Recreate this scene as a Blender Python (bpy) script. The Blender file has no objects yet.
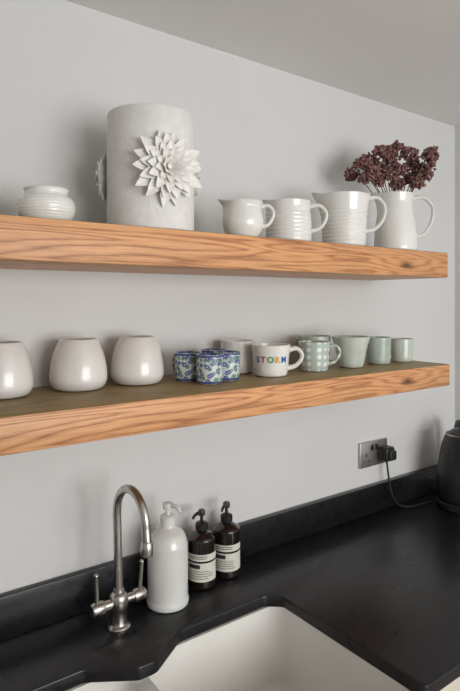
import bpy, bmesh, math, random
from mathutils import Vector
random.seed(4)
pi=math.pi
bpy.context.scene.view_settings.view_transform='Standard'
# ---------------------------------------------------------------- materials
def new_mat(name, col=(.8,.8,.8), rough=.5, metal=0, coat=0):
    m=bpy.data.materials.new(name); m.use_nodes=True
    b=m.node_tree.nodes['Principled BSDF']
    b.inputs['Base Color'].default_value=(*col,1)
    b.inputs['Roughness'].default_value=rough
    b.inputs['Metallic'].default_value=metal
    b.inputs['Coat Weight'].default_value=coat
    b.inputs['Coat Roughness'].default_value=.08
    return m
def nodes(m): return m.node_tree.nodes, m.node_tree.links, m.node_tree.nodes['Principled BSDF']
def noisy(name,c1,c2,scale=5,rough=.5,bump=0,bscale=60,metal=0,coat=0,detail=4,r2=None):
    m=new_mat(name,c1,rough,metal,coat); n,l,b=nodes(m)
    tc=n.new('ShaderNodeTexCoord'); nz=n.new('ShaderNodeTexNoise'); nz.inputs['Scale'].default_value=scale; nz.inputs['Detail'].default_value=detail
    l.new(tc.outputs['Object'],nz.inputs['Vector'])
    r=n.new('ShaderNodeValToRGB'); r.color_ramp.elements[0].position=.35; r.color_ramp.elements[1].position=.65
    r.color_ramp.elements[0].color=(*c1,1); r.color_ramp.elements[1].color=(*c2,1)
    l.new(nz.outputs['Fac'],r.inputs['Fac']); l.new(r.outputs['Color'],b.inputs['Base Color'])
    if r2 is not None:
        mr=n.new('ShaderNodeMapRange'); mr.inputs['To Min'].default_value=rough; mr.inputs['To Max'].default_value=r2
        l.new(nz.outputs['Fac'],mr.inputs['Value']); l.new(mr.outputs['Result'],b.inputs['Roughness'])
    if bump:
        n2=n.new('ShaderNodeTexNoise'); n2.inputs['Scale'].default_value=bscale; n2.inputs['Detail'].default_value=3
        l.new(tc.outputs['Object'],n2.inputs['Vector'])
        bp=n.new('ShaderNodeBump'); bp.inputs['Strength'].default_value=bump; bp.inputs['Distance'].default_value=.003
        l.new(n2.outputs['Fac'],bp.inputs['Height']); l.new(bp.outputs['Normal'],b.inputs['Normal'])
    return m
def wood(name,light,mid,dark,seed=0,rough=.42):
    m=new_mat(name,mid,rough); n,l,b=nodes(m)
    tc=n.new('ShaderNodeTexCoord')
    # knots: sparse voronoi cells that also bend the grain around them
    mk=n.new('ShaderNodeMapping'); mk.inputs['Scale'].default_value=(2.6,7,9); mk.inputs['Location'].default_value=(.37+seed,.2,.31); l.new(tc.outputs['Object'],mk.inputs['Vector'])
    vk=n.new('ShaderNodeTexVoronoi'); vk.inputs['Scale'].default_value=1.0; vk.inputs['Randomness'].default_value=1; l.new(mk.outputs['Vector'],vk.inputs['Vector'])
    kd=n.new('ShaderNodeMapRange'); kd.inputs['From Min'].default_value=.02; kd.inputs['From Max'].default_value=.11; kd.inputs['To Min'].default_value=1; kd.inputs['To Max'].default_value=0
    l.new(vk.outputs['Distance'],kd.inputs['Value'])
    kb=n.new('ShaderNodeMapRange'); kb.inputs['From Min'].default_value=0; kb.inputs['From Max'].default_value=.45; kb.inputs['To Min'].default_value=.10; kb.inputs['To Max'].default_value=0
    l.new(vk.outputs['Distance'],kb.inputs['Value'])
    mp=n.new('ShaderNodeMapping'); mp.inputs['Scale'].default_value=(.55,5,10); mp.inputs['Location'].default_value=(seed,seed*2,0)
    l.new(tc.outputs['Object'],mp.inputs['Vector'])
    nz=n.new('ShaderNodeTexNoise'); nz.inputs['Scale'].default_value=1.5; nz.inputs['Detail'].default_value=2.6; nz.inputs['Roughness'].default_value=.42; nz.inputs['Distortion'].default_value=.25
    l.new(mp.outputs['Vector'],nz.inputs['Vector'])
    sm=n.new('ShaderNodeMath'); sm.operation='ADD'; l.new(nz.outputs['Fac'],sm.inputs[0]); l.new(kb.outputs['Result'],sm.inputs[1])
    mu=n.new('ShaderNodeMath'); mu.operation='MULTIPLY'; mu.inputs[1].default_value=36
    l.new(sm.outputs[0],mu.inputs[0])
    fr=n.new('ShaderNodeMath'); fr.operation='PINGPONG'; fr.inputs[1].default_value=1; l.new(mu.outputs[0],fr.inputs[0])
    pw=n.new('ShaderNodeMath'); pw.operation='POWER'; pw.inputs[1].default_value=2.2; l.new(fr.outputs[0],pw.inputs[0])
    m2=n.new('ShaderNodeMapping'); m2.inputs['Scale'].default_value=(9,120,230)
    l.new(tc.outputs['Object'],m2.inputs['Vector'])
    f=n.new('ShaderNodeTexNoise'); f.inputs['Scale'].default_value=1.6; f.inputs['Detail'].default_value=6; f.inputs['Roughness'].default_value=.75
    l.new(m2.outputs['Vector'],f.inputs['Vector'])
    fs=n.new('ShaderNodeMath'); fs.operation='MULTIPLY'; fs.inputs[1].default_value=.92; l.new(f.outputs['Fac'],fs.inputs[0])
    ad=n.new('ShaderNodeMath'); ad.operation='MULTIPLY_ADD'; ad.inputs[1].default_value=.32
    l.new(pw.outputs[0],ad.inputs[0]); l.new(fs.outputs[0],ad.inputs[2])
    r=n.new('ShaderNodeValToRGB'); e=r.color_ramp.elements
    e[0].position=.3; e[0].color=(*light,1); e[1].position=.86; e[1].color=(*dark,1)
    k=e.new(.56); k.color=(*mid,1)
    l.new(ad.outputs[0],r.inputs['Fac'])
    m3=n.new('ShaderNodeMapping'); m3.inputs['Scale'].default_value=(1.8,3,6); l.new(tc.outputs['Object'],m3.inputs['Vector'])
    g=n.new('ShaderNodeTexNoise'); g.inputs['Scale'].default_value=1.5; l.new(m3.outputs['Vector'],g.inputs['Vector'])
    hv=n.new('ShaderNodeHueSaturation'); mr=n.new('ShaderNodeMapRange'); mr.inputs['To Min'].default_value=.78; mr.inputs['To Max'].default_value=1.26
    l.new(g.outputs['Fac'],mr.inputs['Value']); l.new(mr.outputs['Result'],hv.inputs['Value']); l.new(r.outputs['Color'],hv.inputs['Color'])
    kx=n.new('ShaderNodeMix'); kx.data_type='RGBA'; l.new(kd.outputs['Result'],kx.inputs[0]); l.new(hv.outputs['Color'],kx.inputs[6]); kx.inputs[7].default_value=(dark[0]*.4,dark[1]*.4,dark[2]*.4,1)
    l.new(kx.outputs[2],b.inputs['Base Color'])
    bp=n.new('ShaderNodeBump'); bp.inputs['Strength'].default_value=.25; bp.inputs['Distance'].default_value=.002
    l.new(ad.outputs[0],bp.inputs['Height']); l.new(bp.outputs['Normal'],b.inputs['Normal'])
    return m
M={}
M['wall']=noisy('wall_paint',(.68,.677,.668),(.705,.702,.693),2,.85,.12,40)
M['ceil']=noisy('ceiling_paint',(.80,.775,.76),(.82,.795,.78),2,.9,.08,40)
M['floor']=noisy('floor_tile',(.32,.29,.25),(.38,.34,.30),6,.6)
M['trim']=noisy('trim_paint',(.75,.74,.72),(.78,.77,.75),3,.5)
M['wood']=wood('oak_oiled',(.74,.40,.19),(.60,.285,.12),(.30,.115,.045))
M['woodtop_shaded']=wood('oak_oiled_top_shaded',(.38,.28,.11),(.30,.215,.085),(.17,.12,.05),3,.5)  # same oak with the dimmer, reflecting look of the shelf top painted into its colour
M['cer']=noisy('white_glaze',(.80,.785,.745),(.84,.83,.79),8,.2,.05,35,coat=.5)
M['cerj']=noisy('jar_glaze',(.73,.705,.675),(.80,.775,.745),10,.25,.1,50,coat=.4)
M['bisque']=noisy('bisque_porcelain',(.74,.72,.69),(.80,.78,.75),60,.6,.35,180)
M['bisqueflower']=noisy('bisque_petal',(.82,.80,.76),(.87,.85,.81),14,.5,.1,120)
M['green']=noisy('celadon_glaze',(.50,.56,.49),(.62,.66,.60),25,.25,.05,40,coat=.4)
M['greendark']=noisy('celadon_glaze_deep',(.38,.45,.40),(.50,.56,.50),20,.25,.05,40,coat=.4)
M['stone']=noisy('black_slate',(.006,.006,.007),(.012,.012,.013),60,.2,.04,90,r2=.42)
M['sink']=noisy('fireclay_white',(.80,.78,.73),(.83,.815,.77),4,.16,coat=.5)
M['steel']=noisy('brushed_steel',(.50,.48,.45),(.58,.56,.53),60,.28,metal=1)
M['steelplate']=noisy('socket_steel',(.50,.48,.46),(.58,.56,.54),40,.42,metal=1)
M['plastic']=noisy('black_plastic',(.012,.012,.012),(.02,.02,.02),30,.35)
M['amber']=noisy('dark_amber_bottle',(.009,.006,.005),(.014,.009,.007),6,.12,coat=.6)
M['label']=noisy('cream_label',(.66,.64,.56),(.70,.68,.60),30,.6)
M['ink']=noisy('label_ink',(.02,.02,.02),(.03,.03,.03),30,.6)
M['bottlew']=noisy('white_soap_glaze',(.70,.70,.67),(.76,.76,.72),8,.22,coat=.4)
M['cab']=noisy('cream_cabinet',(.62,.58,.48),(.66,.62,.52),3,.5)
M['stem']=noisy('dry_stem',(.12,.08,.045),(.18,.12,.07),40,.8)
M['bloom']=noisy('dried_bloom',(.12,.058,.055),(.32,.16,.15),70,.85)
M['tc_r']=new_mat('paint_red',(.55,.06,.04),.4); M['tc_b']=new_mat('paint_blue',(.03,.12,.42),.4)
M['tc_g']=new_mat('paint_green',(.06,.28,.10),.4); M['tc_y']=new_mat('paint_yellow',(.65,.36,.03),.4)
def spotted():
    m=new_mat('celadon_spotted',(.5,.6,.5),.25,0,.4); n,l,b=nodes(m)
    tc=n.new('ShaderNodeTexCoord'); v=n.new('ShaderNodeTexVoronoi'); v.inputs['Scale'].default_value=50; v.inputs['Randomness'].default_value=.15
    l.new(tc.outputs['Object'],v.inputs['Vector'])
    r=n.new('ShaderNodeValToRGB'); e=r.color_ramp.elements; e[0].position=.30; e[0].color=(.82,.82,.78,1); e[1].position=.36; e[1].color=(.45,.53,.48,1)
    l.new(v.outputs['Distance'],r.inputs['Fac']); l.new(r.outputs['Color'],b.inputs['Base Color']); return m
M['spot']=spotted()
def bluepat():
    m=new_mat('blue_floral_glaze',(.7,.7,.7),.25,0,.4); n,l,b=nodes(m)
    tc=n.new('ShaderNodeTexCoord')
    def vor(scale,off,p0,p1):
        mp=n.new('ShaderNodeMapping'); mp.inputs['Location'].default_value=(off,off,off); l.new(tc.outputs['Object'],mp.inputs['Vector'])
        v=n.new('ShaderNodeTexVoronoi'); v.inputs['Scale'].default_value=scale; v.inputs['Randomness'].default_value=.7; l.new(mp.outputs['Vector'],v.inputs['Vector'])
        mr=n.new('ShaderNodeMapRange'); mr.inputs['From Min'].default_value=p0; mr.inputs['From Max'].default_value=p1; mr.inputs['To Min'].default_value=1; mr.inputs['To Max'].default_value=0
        l.new(v.outputs['Distance'],mr.inputs['Value']); return mr.outputs['Result']
    def mix(a,col,fac):
        x=n.new('ShaderNodeMix'); x.data_type='RGBA'; l.new(fac,x.inputs[0])
        if isinstance(a,tuple): x.inputs[6].default_value=a
        else: l.new(a,x.inputs[6])
        x.inputs[7].default_value=col; return x.outputs[2]
    c=mix((.62,.65,.64,1),(.16,.32,.21,1),vor(90,.3,.42,.48))
    c=mix(c,(.10,.12,.33,1),vor(72,0,.38,.43))
    c=mix(c,(.50,.54,.68,1),vor(72,0,.14,.19))
    sx=n.new('ShaderNodeSeparateXYZ'); l.new(tc.outputs['Object'],sx.inputs[0])
    for z,w in ((.0662,.0028),(.005,.0025)):
        s=n.new('ShaderNodeMath'); s.operation='COMPARE'; s.inputs[1].default_value=z; s.inputs[2].default_value=w; l.new(sx.outputs['Z'],s.inputs[0])
        c=mix(c,(.07,.09,.27,1),s.outputs[0])
    l.new(c,b.inputs['Base Color']); return m
M['blue']=bluepat()
# ---------------------------------------------------------------- builder
def catmull(P,n=8):
    P=[Vector(p) for p in P]; out=[]
    Q=[2*P[0]-P[1]]+P+[2*P[-1]-P[-2]]
    for i in range(1,len(Q)-2):
        p0,p1,p2,p3=Q[i-1:i+3]
        for k in range(n):
            t=k/n
            out.append(.5*((2*p1)+(p2-p0)*t+(2*p0-5*p1+4*p2-p3)*t*t+(3*p1-p0-3*p2+p3)*t**3))
    out.append(P[-1]); return out
class B:
    def __init__(s,name): s.name=name; s.v=[]; s.f=[]; s.m=[]; s.mats=[]
    def mi(s,k):
        if k not in s.mats: s.mats.append(k)
        return s.mats.index(k)
    def add(s,vs,fs,mat):
        o=len(s.v); i=s.mi(mat); s.v+= [Vector(v) for v in vs]
        for f in fs: s.f.append([a+o for a in f]); s.m.append(i)
    def lathe(s,prof,mat,seg=48,org=(0,0,0),fn=None,axis=None):
        vs=[];fs=[];rows=[]
        for r,z in prof:
            if r<1e-6: rows.append([len(vs)]); vs.append(Vector((0,0,z)))
            else:
                row=[]
                for k in range(seg):
                    a=2*pi*k/seg; p=Vector((r*math.cos(a),r*math.sin(a),z))
                    if fn: p=fn(p,a,r,z)
                    row.append(len(vs)); vs.append(p)
                rows.append(row)
        for a,b in zip(rows,rows[1:]):
            for k in range(seg):
                k2=(k+1)%seg
                if len(a)==1 and len(b)==1: continue
                if len(a)==1: fs.append([a[0],b[k2],b[k]])
                elif len(b)==1: fs.append([a[k],a[k2],b[0]])
                else: fs.append([a[k],a[k2],b[k2],b[k]])
        if axis is not None:
            q=Vector((0,0,1)).rotation_difference(Vector(axis).normalized()); vs=[q@v for v in vs]
        s.add([v+Vector(org) for v in vs],fs,mat)
    def tube(s,pts,rad,mat,seg=12,flat=1.0,smooth=8,side=None):
        P=catmull(pts,smooth) if smooth else [Vector(p) for p in pts]
        n=len(P); vs=[];fs=[]
        T=[(P[min(i+1,n-1)]-P[max(i-1,0)]).normalized() for i in range(n)]
        up=Vector(side) if side else (Vector((0,0,1)) if abs(T[0].z)<.9 else Vector((1,0,0)))
        N=(up-T[0]*up.dot(T[0])).normalized()
        for i in range(n):
            N=(N-T[i]*N.dot(T[i])).normalized(); Bn=T[i].cross(N)
            u=i/(n-1)
            r=rad(u) if callable(rad) else rad
            for k in range(seg):
                a=2*pi*k/seg; vs.append(P[i]+N*(math.cos(a)*r)+Bn*(math.sin(a)*r*flat))
        for i in range(n-1):
            for k in range(seg):
                k2=(k+1)%seg; fs.append([i*seg+k,i*seg+k2,(i+1)*seg+k2,(i+1)*seg+k])
        fs.append(list(range(seg))[::-1]); fs.append([(n-1)*seg+k for k in range(seg)])
        s.add(vs,fs,mat)
    def box(s,lo,hi,mat,bev=0,seg=2,matfn=None):
        bm=bmesh.new(); bmesh.ops.create_cube(bm,size=1)
        lo=Vector(lo);hi=Vector(hi); c=(lo+hi)/2; d=hi-lo
        for v in bm.verts: v.co=Vector((v.co.x*d.x,v.co.y*d.y,v.co.z*d.z))+c
        if bev: bmesh.ops.bevel(bm,geom=bm.edges[:],offset=bev,segments=seg,profile=.5,affect='EDGES')
        bm.normal_update(); bm.verts.index_update()
        vs=[v.co.copy() for v in bm.verts]
        if matfn:
            o=len(s.v); s.v+=vs
            for f in bm.faces: s.f.append([v.index+o for v in f.verts]); s.m.append(s.mi(matfn(f)))
        else: s.add(vs,[[v.index for v in f.verts] for f in bm.faces],mat)
        bm.free()
    def ico(s,c,r,mat,sub=1,jit=0):
        bm=bmesh.new(); bmesh.ops.create_icosphere(bm,subdivisions=sub,radius=r)
        bm.verts.index_update()
        s.add([v.co*(1+random.uniform(-jit,jit))+Vector(c) for v in bm.verts],[[v.index for v in f.verts] for f in bm.faces],mat); bm.free()
    def done(s,loc=(0,0,0),rz=0,angle=40,fixn=True):
        me=bpy.data.meshes.new(s.name); me.from_pydata([tuple(v) for v in s.v],[],s.f)
        for k in s.mats: me.materials.append(M[k])
        for p,i in zip(me.polygons,s.m): p.material_index=i; p.use_smooth=True
        if fixn:
            bm=bmesh.new(); bm.from_mesh(me); bmesh.ops.recalc_face_normals(bm,faces=bm.faces[:]); bm.to_mesh(me); bm.free()
        me.set_sharp_from_angle(angle=math.radians(angle)); me.update()
        o=bpy.data.objects.new(s.name,me); o.location=loc; o.rotation_euler=(0,0,rz)
        bpy.context.collection.objects.link(o); return o
def D2(a): return Vector((math.cos(a),math.sin(a),0))
RIGHT=math.radians(-36)
# ---------------------------------------------------------------- room shell
XL,XR,YF,ZC=-1.7,2.10,-3.3,2.355
def shell(name,boxes,mat):
    b=B(name)
    for lo,hi in boxes: b.box(lo,hi,mat)
    return b.done()
shell('wall_back',[((XL-.1,0,0),(XR+.1,.1,ZC))],'wall')
shell('wall_right',[((XR,YF,0),(XR+.1,0,ZC))],'wall')
shell('wall_left',[((XL-.1,YF,0),(XL,0,ZC))],'wall')
wx0,wx1,wz0,wz1=.0,2.0,.95,2.15
shell('wall_front',[((XL-.1,YF-.1,0),(wx0,YF,ZC)),((wx1,YF-.1,0),(XR+.1,YF,ZC)),((wx0,YF-.1,0),(wx1,YF,wz0)),((wx0,YF-.1,wz1),(wx1,YF,ZC))],'wall')
shell('ceiling',[((XL-.1,YF-.1,ZC),(XR+.1,.1,ZC+.1))],'ceil')
shell('floor',[((XL-.1,YF-.1,-.1),(XR+.1,.1,0))],'floor')
shell('window_1',[((wx0,YF-.08,wz0),(wx0+.05,YF-.02,wz1)),((wx1-.05,YF-.08,wz0),(wx1,YF-.02,wz1)),((wx0+.05,YF-.08,wz0),(wx1-.05,YF-.02,wz0+.05)),((wx0+.05,YF-.08,wz1-.05),(wx1-.05,YF-.02,wz1)),((.98,YF-.08,wz0+.05),(1.02,YF-.02,wz1-.05))],'trim')
# ---------------------------------------------------------------- shelves
def shelf(zt,zb,x1):
    b=B('wooden_shelf'); cx=(x1-.9)/2
    b.box((-.9-cx,-.30,0),(x1-cx,0,zt-zb),'wood',.004,2,matfn=lambda f:'woodtop_shaded' if f.normal.z>.9 else 'wood')  # upward faces take the oak copy with shade in its colour
    return b.done((cx,0,zb))
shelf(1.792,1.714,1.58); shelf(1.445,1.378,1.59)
ZU,ZL,ZW=1.7925,1.4455,.900
# ---------------------------------------------------------------- worktop
TH=.026
def worktop():
    out=[(-1.1,-.656),(.155,-.656),(.155,-.25),(.185,-.217),(.432,-.217),(.525,-.278),(.565,-.278),(.655,-.217),(.905,-.217),(.942,-.247),(.942,-.656),(2.095,-.656),(2.095,-.002),(-1.1,-.002)]
    bm=bmesh.new(); vs=[bm.verts.new((x,y,ZW-TH)) for x,y in out]; f=bm.faces.new(vs)
    r=bmesh.ops.extrude_face_region(bm,geom=[f]); bmesh.ops.translate(bm,vec=(0,0,TH),verts=[v for v in r['geom'] if isinstance(v,bmesh.types.BMVert)])
    bmesh.ops.recalc_face_normals(bm,faces=bm.faces[:])
    vert=[e for e in bm.edges if abs(e.verts[0].co.z-e.verts[1].co.z)>.01 and .1<e.verts[0].co.x<1]
    bmesh.ops.bevel(bm,geom=vert,offset=.008,segments=3,profile=.5,affect='EDGES')
    top=[e for e in bm.edges if all(abs(v.co.z-ZW)<1e-4 for v in e.verts)]
    bmesh.ops.bevel(bm,geom=top,offset=.003,segments=2,profile=.5,affect='EDGES')
    me=bpy.data.meshes.new('kitchen_worktop'); bm.to_mesh(me); bm.free(); me.materials.append(M['stone'])
    for p in me.polygons: p.use_smooth=True
    me.set_sharp_from_angle(angle=math.radians(30))
    o=bpy.data.objects.new('kitchen_worktop',me); bpy.context.collection.objects.link(o)
worktop()
b=B('worktop_upstand'); b.box((-1.1,-.022,ZW),(2.095,-.001,ZW+.096),'stone',.002); b.done()
def sink():
    zr=ZW-TH-.002
    b=B('belfast_sink'); b.box((.125,-.675,.63),(.972,-.192,zr),'sink',.012,3); o=b.done()
    cuts=[((.152,-.640,.655),(.530,-.222,1.1),.035,5),((.560,-.640,.655),(.945,-.222,1.1),.035,5),((.50,-.60,zr-.02),(.59,-.24,1.1),.01,3)]
    for lo,hi,bv,sg in cuts:
        c=B('cut'); c.box(lo,hi,'sink',bv,sg); co=c.done()
        md=o.modifiers.new('b','BOOLEAN'); md.operation='DIFFERENCE'; md.object=co; md.solver='EXACT'
        bpy.context.view_layer.update(); dg=bpy.context.evaluated_depsgraph_get()
        me=bpy.data.meshes.new_from_object(o.evaluated_get(dg)); o.modifiers.clear(); o.data=me
        bpy.data.objects.remove(co)
    for p in me.polygons: p.use_smooth=True
    me.set_sharp_from_angle(angle=math.radians(35))
    b=B('drain')
    for x in (.3435,.7465):
        b.lathe([(0,.003),(.012,.003),(.03,.002),(.04,.004),(.042,.0)],'steel',32,(x,-.44,.6555))
    d=b.done(); d.parent=o
sink()
def cabinet(x0,x1,zt,name='base_cabinet'):
    b=B(name); b.box((x0,-.60,.10),(x1,-.01,zt),'cab',.002); b.box((x0+.01,-.55,0),(x1-.01,-.03,.10),'cab')
    n=max(1,round((x1-x0)/.5)); w=(x1-x0)/n
    for i in range(n):
        a=x0+i*w+.003; c=x0+(i+1)*w-.003; z0,z1=.11,zt-.005; s=.065
        b.box((a,-.622,z0),(a+s,-.60,z1),'cab',.002); b.box((c-s,-.622,z0),(c,-.60,z1),'cab',.002)
        b.box((a+s,-.622,z0),(c-s,-.60,z0+s),'cab',.002); b.box((a+s,-.622,z1-s),(c-s,-.60,z1),'cab',.002)
        b.box((a+s,-.610,z0+s),(c-s,-.60,z1-s),'cab')
        b.lathe([(0,.03),(.012,.028),(.015,.02),(.008,.012),(.006,0)],'steel',20,(a+s/2,-.622,z1-.08),axis=(0,-1,0))
    return b.done()
cabinet(-1.1,.120,ZW-TH-.001); cabinet(.122,.974,.628); cabinet(.977,2.09,ZW-TH-.001)
# ---------------------------------------------------------------- ceramics
def wall_prof(outer,th=.004,base=.006):
    ins=[(max(r-th,.001),z) for r,z in outer if z>base+.002]
    top=outer[-1]
    p=[(0,0)]+outer+[(top[0]-th*.5,top[1]+th*.45)]+ins[::-1]
    p+=[(max(ins[0][0]-.006,.001),base),(0,base)]
    return p
def smooth_prof(P,n=6):
    Q=catmull([(r,0,z) for r,z in P],n); return [(max(q.x,0.0005),q.z) for q in Q]
def handle(b,a,r1,z1,r2,z2,ext,mat,rad=.0055,flat=1.5):
    d=D2(a); z=Vector((0,0,1)); rm=max(r1,r2)+ext
    pts=[d*(r1-.003)+z*z1, d*(r1+(rm-r1)*.55)+z*(z1+.004), d*(rm)+z*(z1-.22*(z1-z2)), d*(rm-.003)+z*(z1-.6*(z1-z2)), d*(r2+(rm-r2)*.5)+z*(z2+.08*(z1-z2)), d*(r2-.003)+z*(z2-.002)]
    b.tube(pts,lambda u:rad*(1.15-.3*math.sin(pi*u)),mat,12,flat,8,side=(0,0,1))
def jug(name,loc,outer,mat,spa,spl,ha,hz1,hz2,ext,hr1,hr2,th=.004,rib=None,hrad=.006,lift=.006,spw=.38):
    prof=smooth_prof(outer,7); H=prof[-1][1]
    if rib:
        z0,z1,cnt,amp=rib
        N=cnt*6
        rr=lambda z: next((a[0]+(c[0]-a[0])*(z-a[1])/max(c[1]-a[1],1e-6) for a,c in zip(prof,prof[1:]) if a[1]<=z<=c[1]+1e-9),prof[-1][0])
        P=[p for p in prof if p[1]<z0]
        P+=[(rr(z0+(z1-z0)*i/N)+amp*math.sin(2*pi*cnt*i/N),z0+(z1-z0)*i/N) for i in range(N+1)]
        P+=[p for p in prof if p[1]>z1]; prof=P
    def fn(p,a,r,z):
        da=(a-spa+pi)%(2*pi)-pi
        t=max(0,(z/H-.55)/.45); g=math.exp(-(da/spw)**2)*t**1.8
        q=p+D2(spa)*spl*g; q.z+=lift*g
        return q
    b=B(name); b.lathe(wall_prof(prof,th),mat,64,fn=fn)
    handle(b,ha,hr1,hz1,hr2,hz2,ext,mat,hrad)
    return b.done(loc)
def mug(name,rb,rt,h,mat,ha=None,ext=.03,th=.0035,shape=None,hrad=.0048):
    outer=shape or [(rb*.86,0),(rb*.97,.003),(rb,.010),(rb+(rt-rb)*.3,h*.35),(rb+(rt-rb)*.65,h*.7),(rt,h)]
    prof=smooth_prof(outer,5)
    b=B(name); b.lathe(wall_prof(prof,th),mat,48)
    if ha is not None:
        handle(b,ha,rb+(rt-rb)*.8,h*.82,rb+(rt-rb)*.3,h*.25,ext,mat,hrad)
    return b
# upper shelf
def pot():
    base=[(.032,0),(.044,.004),(.054,.022),(.0560,.036),(.052,.050),(.043,.058)]
    pr=smooth_prof(base,16); pr=[(r+.0003*math.sin(z*1100),z) for r,z in pr]
    pr+=[(.0415,.061),(.042,.066),(.044,.070)]
    b=B('sugar_bowl'); b.lathe(wall_prof(pr,.004),'cer',64); b.done((.366,-.19,ZU))
pot()
def vase():
    R=.097;Hh=.262
    b=B('flower_relief_vase')
    b.lathe([(0,0),(R-.004,0),(R,.004),(R,.1),(R,.2),(R,Hh-.003),(R-.002,Hh),(R-.006,Hh),(R-.008,Hh-.003),(R-.009,.1),(R-.009,.012),(0,.012)],'bisque',96)
    def petal(c,n,u,L,W,tilt,base):
        s=n.cross(u).normalized(); vs=[];fs=[]
        NU,NV=10,7
        for i in range(NU):
            t=i/(NU-1)
            w=W*max(.03,(math.sin(pi*min(1,.16+.84*t**1.1)))**.75) if i<NU-1 else .0004
            rad=base+L*t*math.cos(tilt); hh=L*t*math.sin(tilt)+L*.10*math.sin(pi*t)+L*.05*t*t
            for j in range(NV):
                v=(j/(NV-1)-.5)*2
                vs.append(c+u*rad+n*(hh+.34*w*abs(v)**1.8)+s*(v*w))
        m=len(vs); vs+=[p-n*.0014 for p in vs]
        for i in range(NU-1):
            for j in range(NV-1):
                a=i*NV+j; q=[a,a+1,a+NV+1,a+NV]; fs.append(q); fs.append([x+m for x in q[::-1]])
        for i in range(NU-1):
            for j in (0,NV-1):
                a=i*NV+j; fs.append([a,a+NV,a+NV+m,a+m])
        for i in (0,NU-1):
            for j in range(NV-1):
                a=i*NV+j; fs.append([a,a+1,a+1+m,a+m])
        b.add(vs,fs,'bisqueflower')
    def flower(az,z,S):
        n=D2(az); t=Vector((-n.y,n.x,0)); c=n*(R-.006)+Vector((0,0,z))
        for cnt,L,W,tilt,base,h in ((14,.066,.0140,.0,.012,.006),(13,.057,.0128,.15,.011,.009),(12,.046,.0112,.34,.009,.012),(10,.035,.0092,.58,.007,.014),(8,.025,.007,.85,.004,.016),(5,.016,.005,1.15,.002,.017)):
            o=random.random()*6
            for k in range(cnt):
                a=o+2*pi*k/cnt+random.uniform(-.06,.06); u=t*math.cos(a)+Vector((0,0,1))*math.sin(a)
                petal(c+n*h*S,n,u,L*S*random.uniform(.92,1.08),W*S,tilt+random.uniform(-.05,.05),base*S)
        b.ico(c+n*.019*S,.006*S,'bisqueflower',2,.1)
    cam=math.atan2(-1.3+.18,-.604)
    flower(cam+math.radians(20),.129,1.03)
    flower(cam-math.radians(106),.126,.8)
    flower(cam+math.radians(140),.131,.85)
    b.done((.604,-.18,ZU))
vase()
jug('milk_jug',(.835,-.22,ZU),[(.030,0),(.036,.003),(.0475,.025),(.0505,.045),(.0455,.068),(.043,.078),(.0475,.090)],'cer',RIGHT+pi,.014,RIGHT,.078,.032,.026,.045,.048,hrad=.0048)
jug('milk_jug',(1.003,-.20,ZU),[(.050,0),(.058,.004),(.0605,.02),(.060,.06),(.0565,.09),(.058,.110)],'cer',RIGHT+pi,.012,RIGHT,.098,.035,.040,.056,.059,rib=(.012,.085,7,.0006),hrad=.0055)
jug('cream_jug',(1.217,-.20,ZU),[(.052,0),(.059,.004),(.062,.02),(.063,.055),(.0655,.10),(.072,.150)],'cer',RIGHT+pi,.022,RIGHT,.142,.050,.048,.068,.063,rib=(.008,.105,9,.0007),hrad=.0058,lift=.008)
jug('water_jug',(1.452,-.20,ZU),[(.056,0),(.064,.004),(.066,.02),(.062,.08),(.054,.13),(.052,.155),(.056,.180)],'cer',RIGHT+pi,.022,RIGHT,.168,.050,.052,.053,.063,hrad=.0062,lift=.006)
def blooms(b):
    heads=[(-.135,.240),(-.112,.262),(-.080,.285),(-.085,.235),(-.05,.262),(-.048,.302),(-.02,.232),(-.012,.285),(-.003,.316),(.03,.26),(.035,.296),(.055,.232),(.066,.288),(.082,.262),(.092,.235),(.098,.290),(.105,.266),(-.06,.212),(.02,.214),(.070,.212),(-.105,.216),(.0,.25)]
    r=D2(RIGHT); fw=D2(RIGHT+pi/2)
    for x,z in heads:
        y=random.uniform(-.045,.05); p=r*x+fw*y+Vector((0,0,z+.008))
        b.tube([Vector((x*.04,y*.1,.02)),Vector((0,0,.12))+r*x*.2+fw*y*.2,p*.82+Vector((0,0,.035)),p],.0014,'stem',6,1,5)
        R0=random.uniform(.024,.030)
        for k in range(85):
            d=Vector((random.gauss(0,1),random.gauss(0,1),random.gauss(0,1))).normalized()
            d.z*=.75
            b.ico(p+d*R0*random.uniform(.4,1.05),random.uniform(.0034,.006),'bloom',1,.35)
b=B('dried_flower_bunch'); blooms(b); b.done((1.452,-.20,ZU),fixn=False)
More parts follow.
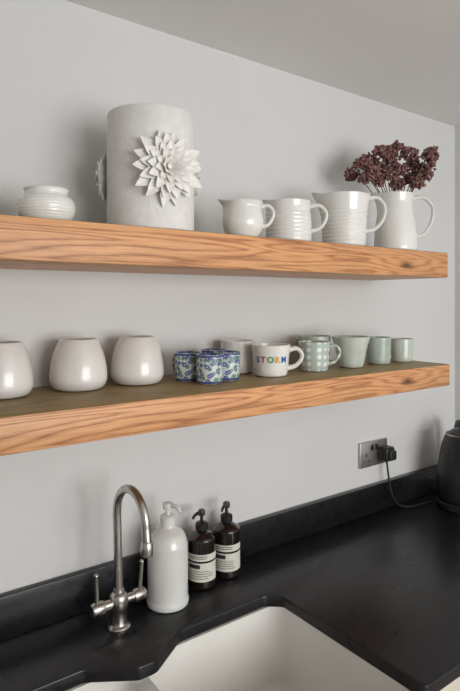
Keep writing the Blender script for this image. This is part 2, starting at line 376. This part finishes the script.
# lower shelf
for x in (.3075,.4735,.620):
    b=B('storage_jar')
    pr=smooth_prof([(.044,0),(.054,.003),(.0615,.014),(.0635,.028),(.0610,.055),(.0545,.083),(.0455,.104),(.0425,.110)],7)
    b.lathe(wall_prof(pr,.005),'cerj',64); b.done((x,-.082,ZL))
for x,y,ha in ((.740,-.118,2.0),(.757,-.190,1.6),(.826,-.166,1.3),(.836,-.094,1.0)):
    b=mug('espresso_cup',.031,.033,.069,'blue')
    b.lathe([(.0325,.066),(.0338,.069),(.0325,.0705)],'blue',40)
    handle(b,ha,.032,.056,.032,.02,.012,'blue',.0035)
    b.done((x,y,ZL))
b=mug('lettered_mug',.044,.0515,.081,'cer',math.radians(-28),.034,hrad=.0062)
def letters(b,word,rad_at,zc,size,az,mats,gap=.004):
    x=0; items=[]
    for ch,mt in zip(word,mats):
        cu=bpy.data.curves.new('t','FONT'); cu.body=ch; cu.size=size; cu.resolution_u=3; cu.offset=.0006
        o=bpy.data.objects.new('t',cu); bpy.context.collection.objects.link(o); bpy.context.view_layer.update()
        me=bpy.data.meshes.new_from_object(o.evaluated_get(bpy.context.evaluated_depsgraph_get()))
        bpy.data.objects.remove(o); bm=bmesh.new(); bm.from_mesh(me)
        bmesh.ops.triangulate(bm,faces=bm.faces[:])
        xs=[v.co.x for v in bm.verts]; mn=min(xs); w=max(xs)-mn
        bm.verts.index_update()
        items.append(([Vector((v.co.x-mn+x,v.co.y,0)) for v in bm.verts],[[v.index for v in f.verts] for f in bm.faces],mt)); x+=w+gap; bm.free()
    tot=x-gap
    for vs,fs,mt in items:
        out=[]
        for v in vs:
            z=zc+v.y-size*.35; r=rad_at(z)+.0006; a=az+(v.x-tot/2)/r
            out.append(Vector((r*math.cos(a),r*math.sin(a),z)))
        b.add(out,fs,mt)
letters(b,'STORM',lambda z:.044+.0075*z/.081+.0004,.046,.022,math.atan2(-1.13,-.967)+math.radians(2),['tc_b','tc_r','tc_g','tc_y','tc_b'])
b.done((.967,-.17,ZL),fixn=False)
mug('coffee_mug',.043,.0475,.087,'cerj',math.radians(50),.03).done((.935,-.066,ZL))
mug('coffee_mug',.040,.0445,.081,'spot',math.radians(-30),.03).done((1.132,-.165,ZL))
mug('coffee_mug',.044,.0475,.090,'greendark',math.radians(100),.02).done((1.215,-.085,ZL))
mug('coffee_mug',.036,.056,.090,'green',math.radians(60),.026,shape=[(.030,0),(.035,.003),(.038,.012),(.042,.035),(.0475,.06),(.056,.090)]).done((1.280,-.17,ZL))
mug('coffee_mug',.036,.0395,.082,'greendark',math.radians(60),.022).done((1.418,-.16,ZL))
mug('coffee_mug',.034,.0355,.073,'green',math.radians(80),.02).done((1.53,-.165,ZL))
# ---------------------------------------------------------------- worktop items
def white_bottle():
    b=B('soap_dispenser')
    pr=smooth_prof([(.044,0),(.0505,.003),(.052,.012),(.0505,.020),(.0495,.03),(.0495,.13),(.048,.152),(.040,.172),(.026,.184),(.019,.190),(.0175,.200)],6)
    b.lathe([(0,0)]+pr+[(0,.200)],'bottlew',64)
    b.lathe([(.0185,.199),(.0185,.214),(.015,.217),(.006,.218),(.0055,.232),(.012,.233),(.0135,.240),(.0125,.246),(0,.248)],'bottlew',32)
    d=D2(math.radians(-70))
    b.tube([d*.004+Vector((0,0,.241)),d*.022+Vector((0,0,.242)),d*.034+Vector((0,0,.238)),d*.039+Vector((0,0,.231))],lambda u:.006-.0022*u,'bottlew',12)
    b.done((.694,-.100,ZW))
white_bottle()
def amber(x,y,az):
    b=B('pump_bottle')
    pr=smooth_prof([(.032,0),(.0362,.003),(.0372,.010),(.0372,.05),(.0372,.115),(.034,.128),(.022,.137),(.0135,.142),(.0130,.150)],6)
    b.lathe([(0,0)]+pr+[(0,.150)],'amber',48)
    b.lathe([(.0155,.143),(.0165,.146),(.0165,.160),(.012,.163),(.0045,.165),(.004,.180),(.009,.181),(.0098,.190),(.008,.195),(0,.196)],'plastic',28)
    d=D2(az)
    b.tube([d*.002+Vector((0,0,.189)),d*.022+Vector((0,0,.190)),d*.034+Vector((0,0,.186)),d*.037+Vector((0,0,.181))],lambda u:.005-.0018*u,'plastic',10)
    R=.0376; c=math.atan2(-1.25,-.85)
    def band(z0,z1,mat,rr,a0,a1):
        n=28; vs=[];fs=[]
        for i in range(n+1):
            a=c+a0+(a1-a0)*i/n; vs+= [D2(a)*rr+Vector((0,0,z0)),D2(a)*rr+Vector((0,0,z1))]
        for i in range(n): fs.append([2*i,2*i+2,2*i+3,2*i+1])
        b.add(vs,fs,mat)
    band(.022,.070,'label',R,-1.35,1.35); band(.075,.092,'label',R,-1.35,1.35)
    band(.056,.066,'ink',R+.0002,-1.0,-.1)
    for z in (.048,.042,.036,.030): band(z,z+.0014,'ink',R+.0002,-1.1,.9-random.random()*.5)
    for z in (.081,.086): band(z,z+.0018,'ink',R+.0002,-.9,.4)
    b.done((x,y,ZW),fixn=False)
amber(.812,-.072,math.radians(200)); amber(.897,-.066,math.radians(215))
def tap():
    b=B('kitchen_tap')
    b.lathe([(0,0),(.026,0),(.027,.003),(.025,.006),(.020,.009),(.0185,.014),(.0185,.040),(.021,.044),(.0215,.070),(.018,.076),(.0125,.080),(.0115,.086),(0,.088)],'steel',40)
    pts=[(0,0,.08),(0,.003,.14),(0,.006,.20),(0,.009,.252)]
    R=.066
    for k in range(1,12):
        a=pi*k/11; pts.append((0,.009-R+R*math.cos(a),.259+(R+.002)*math.sin(a)))
    pts.append((0,.005-2*R,.236))
    b.tube(pts,.0098,'steel',20,1,6,side=(1,0,0))
    b.lathe([(0,0),(.0125,0),(.013,.002),(.013,.026),(.0105,.030),(0,.030)],'steel',28,(0,.005-2*R,.207))
    for s in (-1,1):
        b.lathe([(.0105,0),(.0105,.036),(.0135,.038),(.0145,.042),(.0145,.062),(.012,.067),(0,.068)],'steel',28,(0,0,.057),axis=(s,0,0))
        b.tube([(s*.054,0,.057),(s*.055,-.002,.090),(s*.057,-.004,.132)],lambda u:.0052-.0008*u,'steel',14,1,6)
        b.ico((s*.057,-.004,.133),.0052,'steel',2)
    b.done((.554,-.120,ZW),math.radians(2))
tap()
def socket():
    b=B('double_wall_socket'); b.box((-.074,-.009,-.044),(.074,0,.044),'steelplate',.003,3)
    for sx in (-1,1):
        b.box((sx*.012-.006,-.0125,.012),(sx*.012+.006,-.008,.032),'plastic',.001)
        for dx,z,w,h in ((0,-.002,.0025,.005),(-.011,-.022,.004,.0022),(.011,-.022,.004,.0022)):
            x=sx*.042+dx; b.box((x-w,-.0098,z-h),(x+w,-.0085,z+h),'ink')
        b.lathe([(0,.001),(.003,.001),(.0035,0)],'steel',16,(sx*.066,-.009,0),axis=(0,-1,0))
    b.done((1.583,-.0005,1.104))
    b=B('plug_with_cable')
    b.box((-.025,-.040,-.028),(.025,-.0,.022),'plastic',.009,4)
    b.box((-.018,-.052,-.022),(.018,-.038,.012),'plastic',.006,3)
    b.tube([(0,-.02,-.026),(.001,-.024,-.060),(.004,-.03,-.110),(.014,-.036,-.155),(.04,-.045,-.188),(.09,-.06,-.1985),(.19,-.07,-.1995)],.0036,'plastic',10)
    b.done((1.625,-.0105,1.104))
socket()
def kettle():
    b=B('kettle')
    b.lathe([(0,0),(.078,0),(.082,.004),(.082,.018),(.074,.022),(0,.022)],'plastic',48)
    pr=smooth_prof([(.070,.024),(.078,.028),(.081,.05),(.078,.10),(.070,.155),(.058,.195),(.050,.208)],6)
    b.lathe([(0,.024)]+pr+[(.044,.212),(.03,.222),(.012,.226),(.008,.232),(.013,.240),(.011,.248),(0,.250)],'plastic',56)
    b.lathe([(.0505,.205),(.052,.208),(.0505,.2105)],'steel',48)
    z=Vector((0,0,1)); d=D2(math.radians(220))
    b.tube([d*.066+z*.13,d*.085+z*.155,d*.102+z*.19],lambda u:.020-.010*u,'plastic',16)
    d=D2(math.radians(40))
    b.tube([d*.055+z*.205,d*.085+z*.225,d*.118+z*.20,d*.122+z*.14,d*.105+z*.085,d*.075+z*.065],.0095,'plastic',14)
    o=b.done((1.875,-.17,ZW)); o.scale=(1.1,1.1,1.25)
kettle()
# ---------------------------------------------------------------- light
L=bpy.data.lights.new('window_daylight','AREA'); L.shape='RECTANGLE'; L.size=2.0; L.size_y=1.2; L.energy=66; L.color=(1,.995,.985)
lo=bpy.data.objects.new('window_daylight',L); lo.location=((wx0+wx1)/2,YF-.12,(wz0+wz1)/2); lo.rotation_euler=(math.radians(90),0,0); bpy.context.collection.objects.link(lo)
w=bpy.data.worlds.new('world'); bpy.context.scene.world=w; w.use_nodes=True
w.node_tree.nodes['Background'].inputs[0].default_value=(.75,.85,1,1); w.node_tree.nodes['Background'].inputs[1].default_value=.8
# ---------------------------------------------------------------- camera
cd=bpy.data.cameras.new('camera'); cd.lens=560/691*36; cd.sensor_width=36; cd.sensor_fit='AUTO'; cd.shift_y=-45.5/691; cd.clip_start=.02
co=bpy.data.objects.new('camera',cd); co.location=(0,-1.3,1.645); co.rotation_euler=(pi/2,0,-math.atan2(.593,.805)); bpy.context.collection.objects.link(co)
bpy.context.scene.camera=co
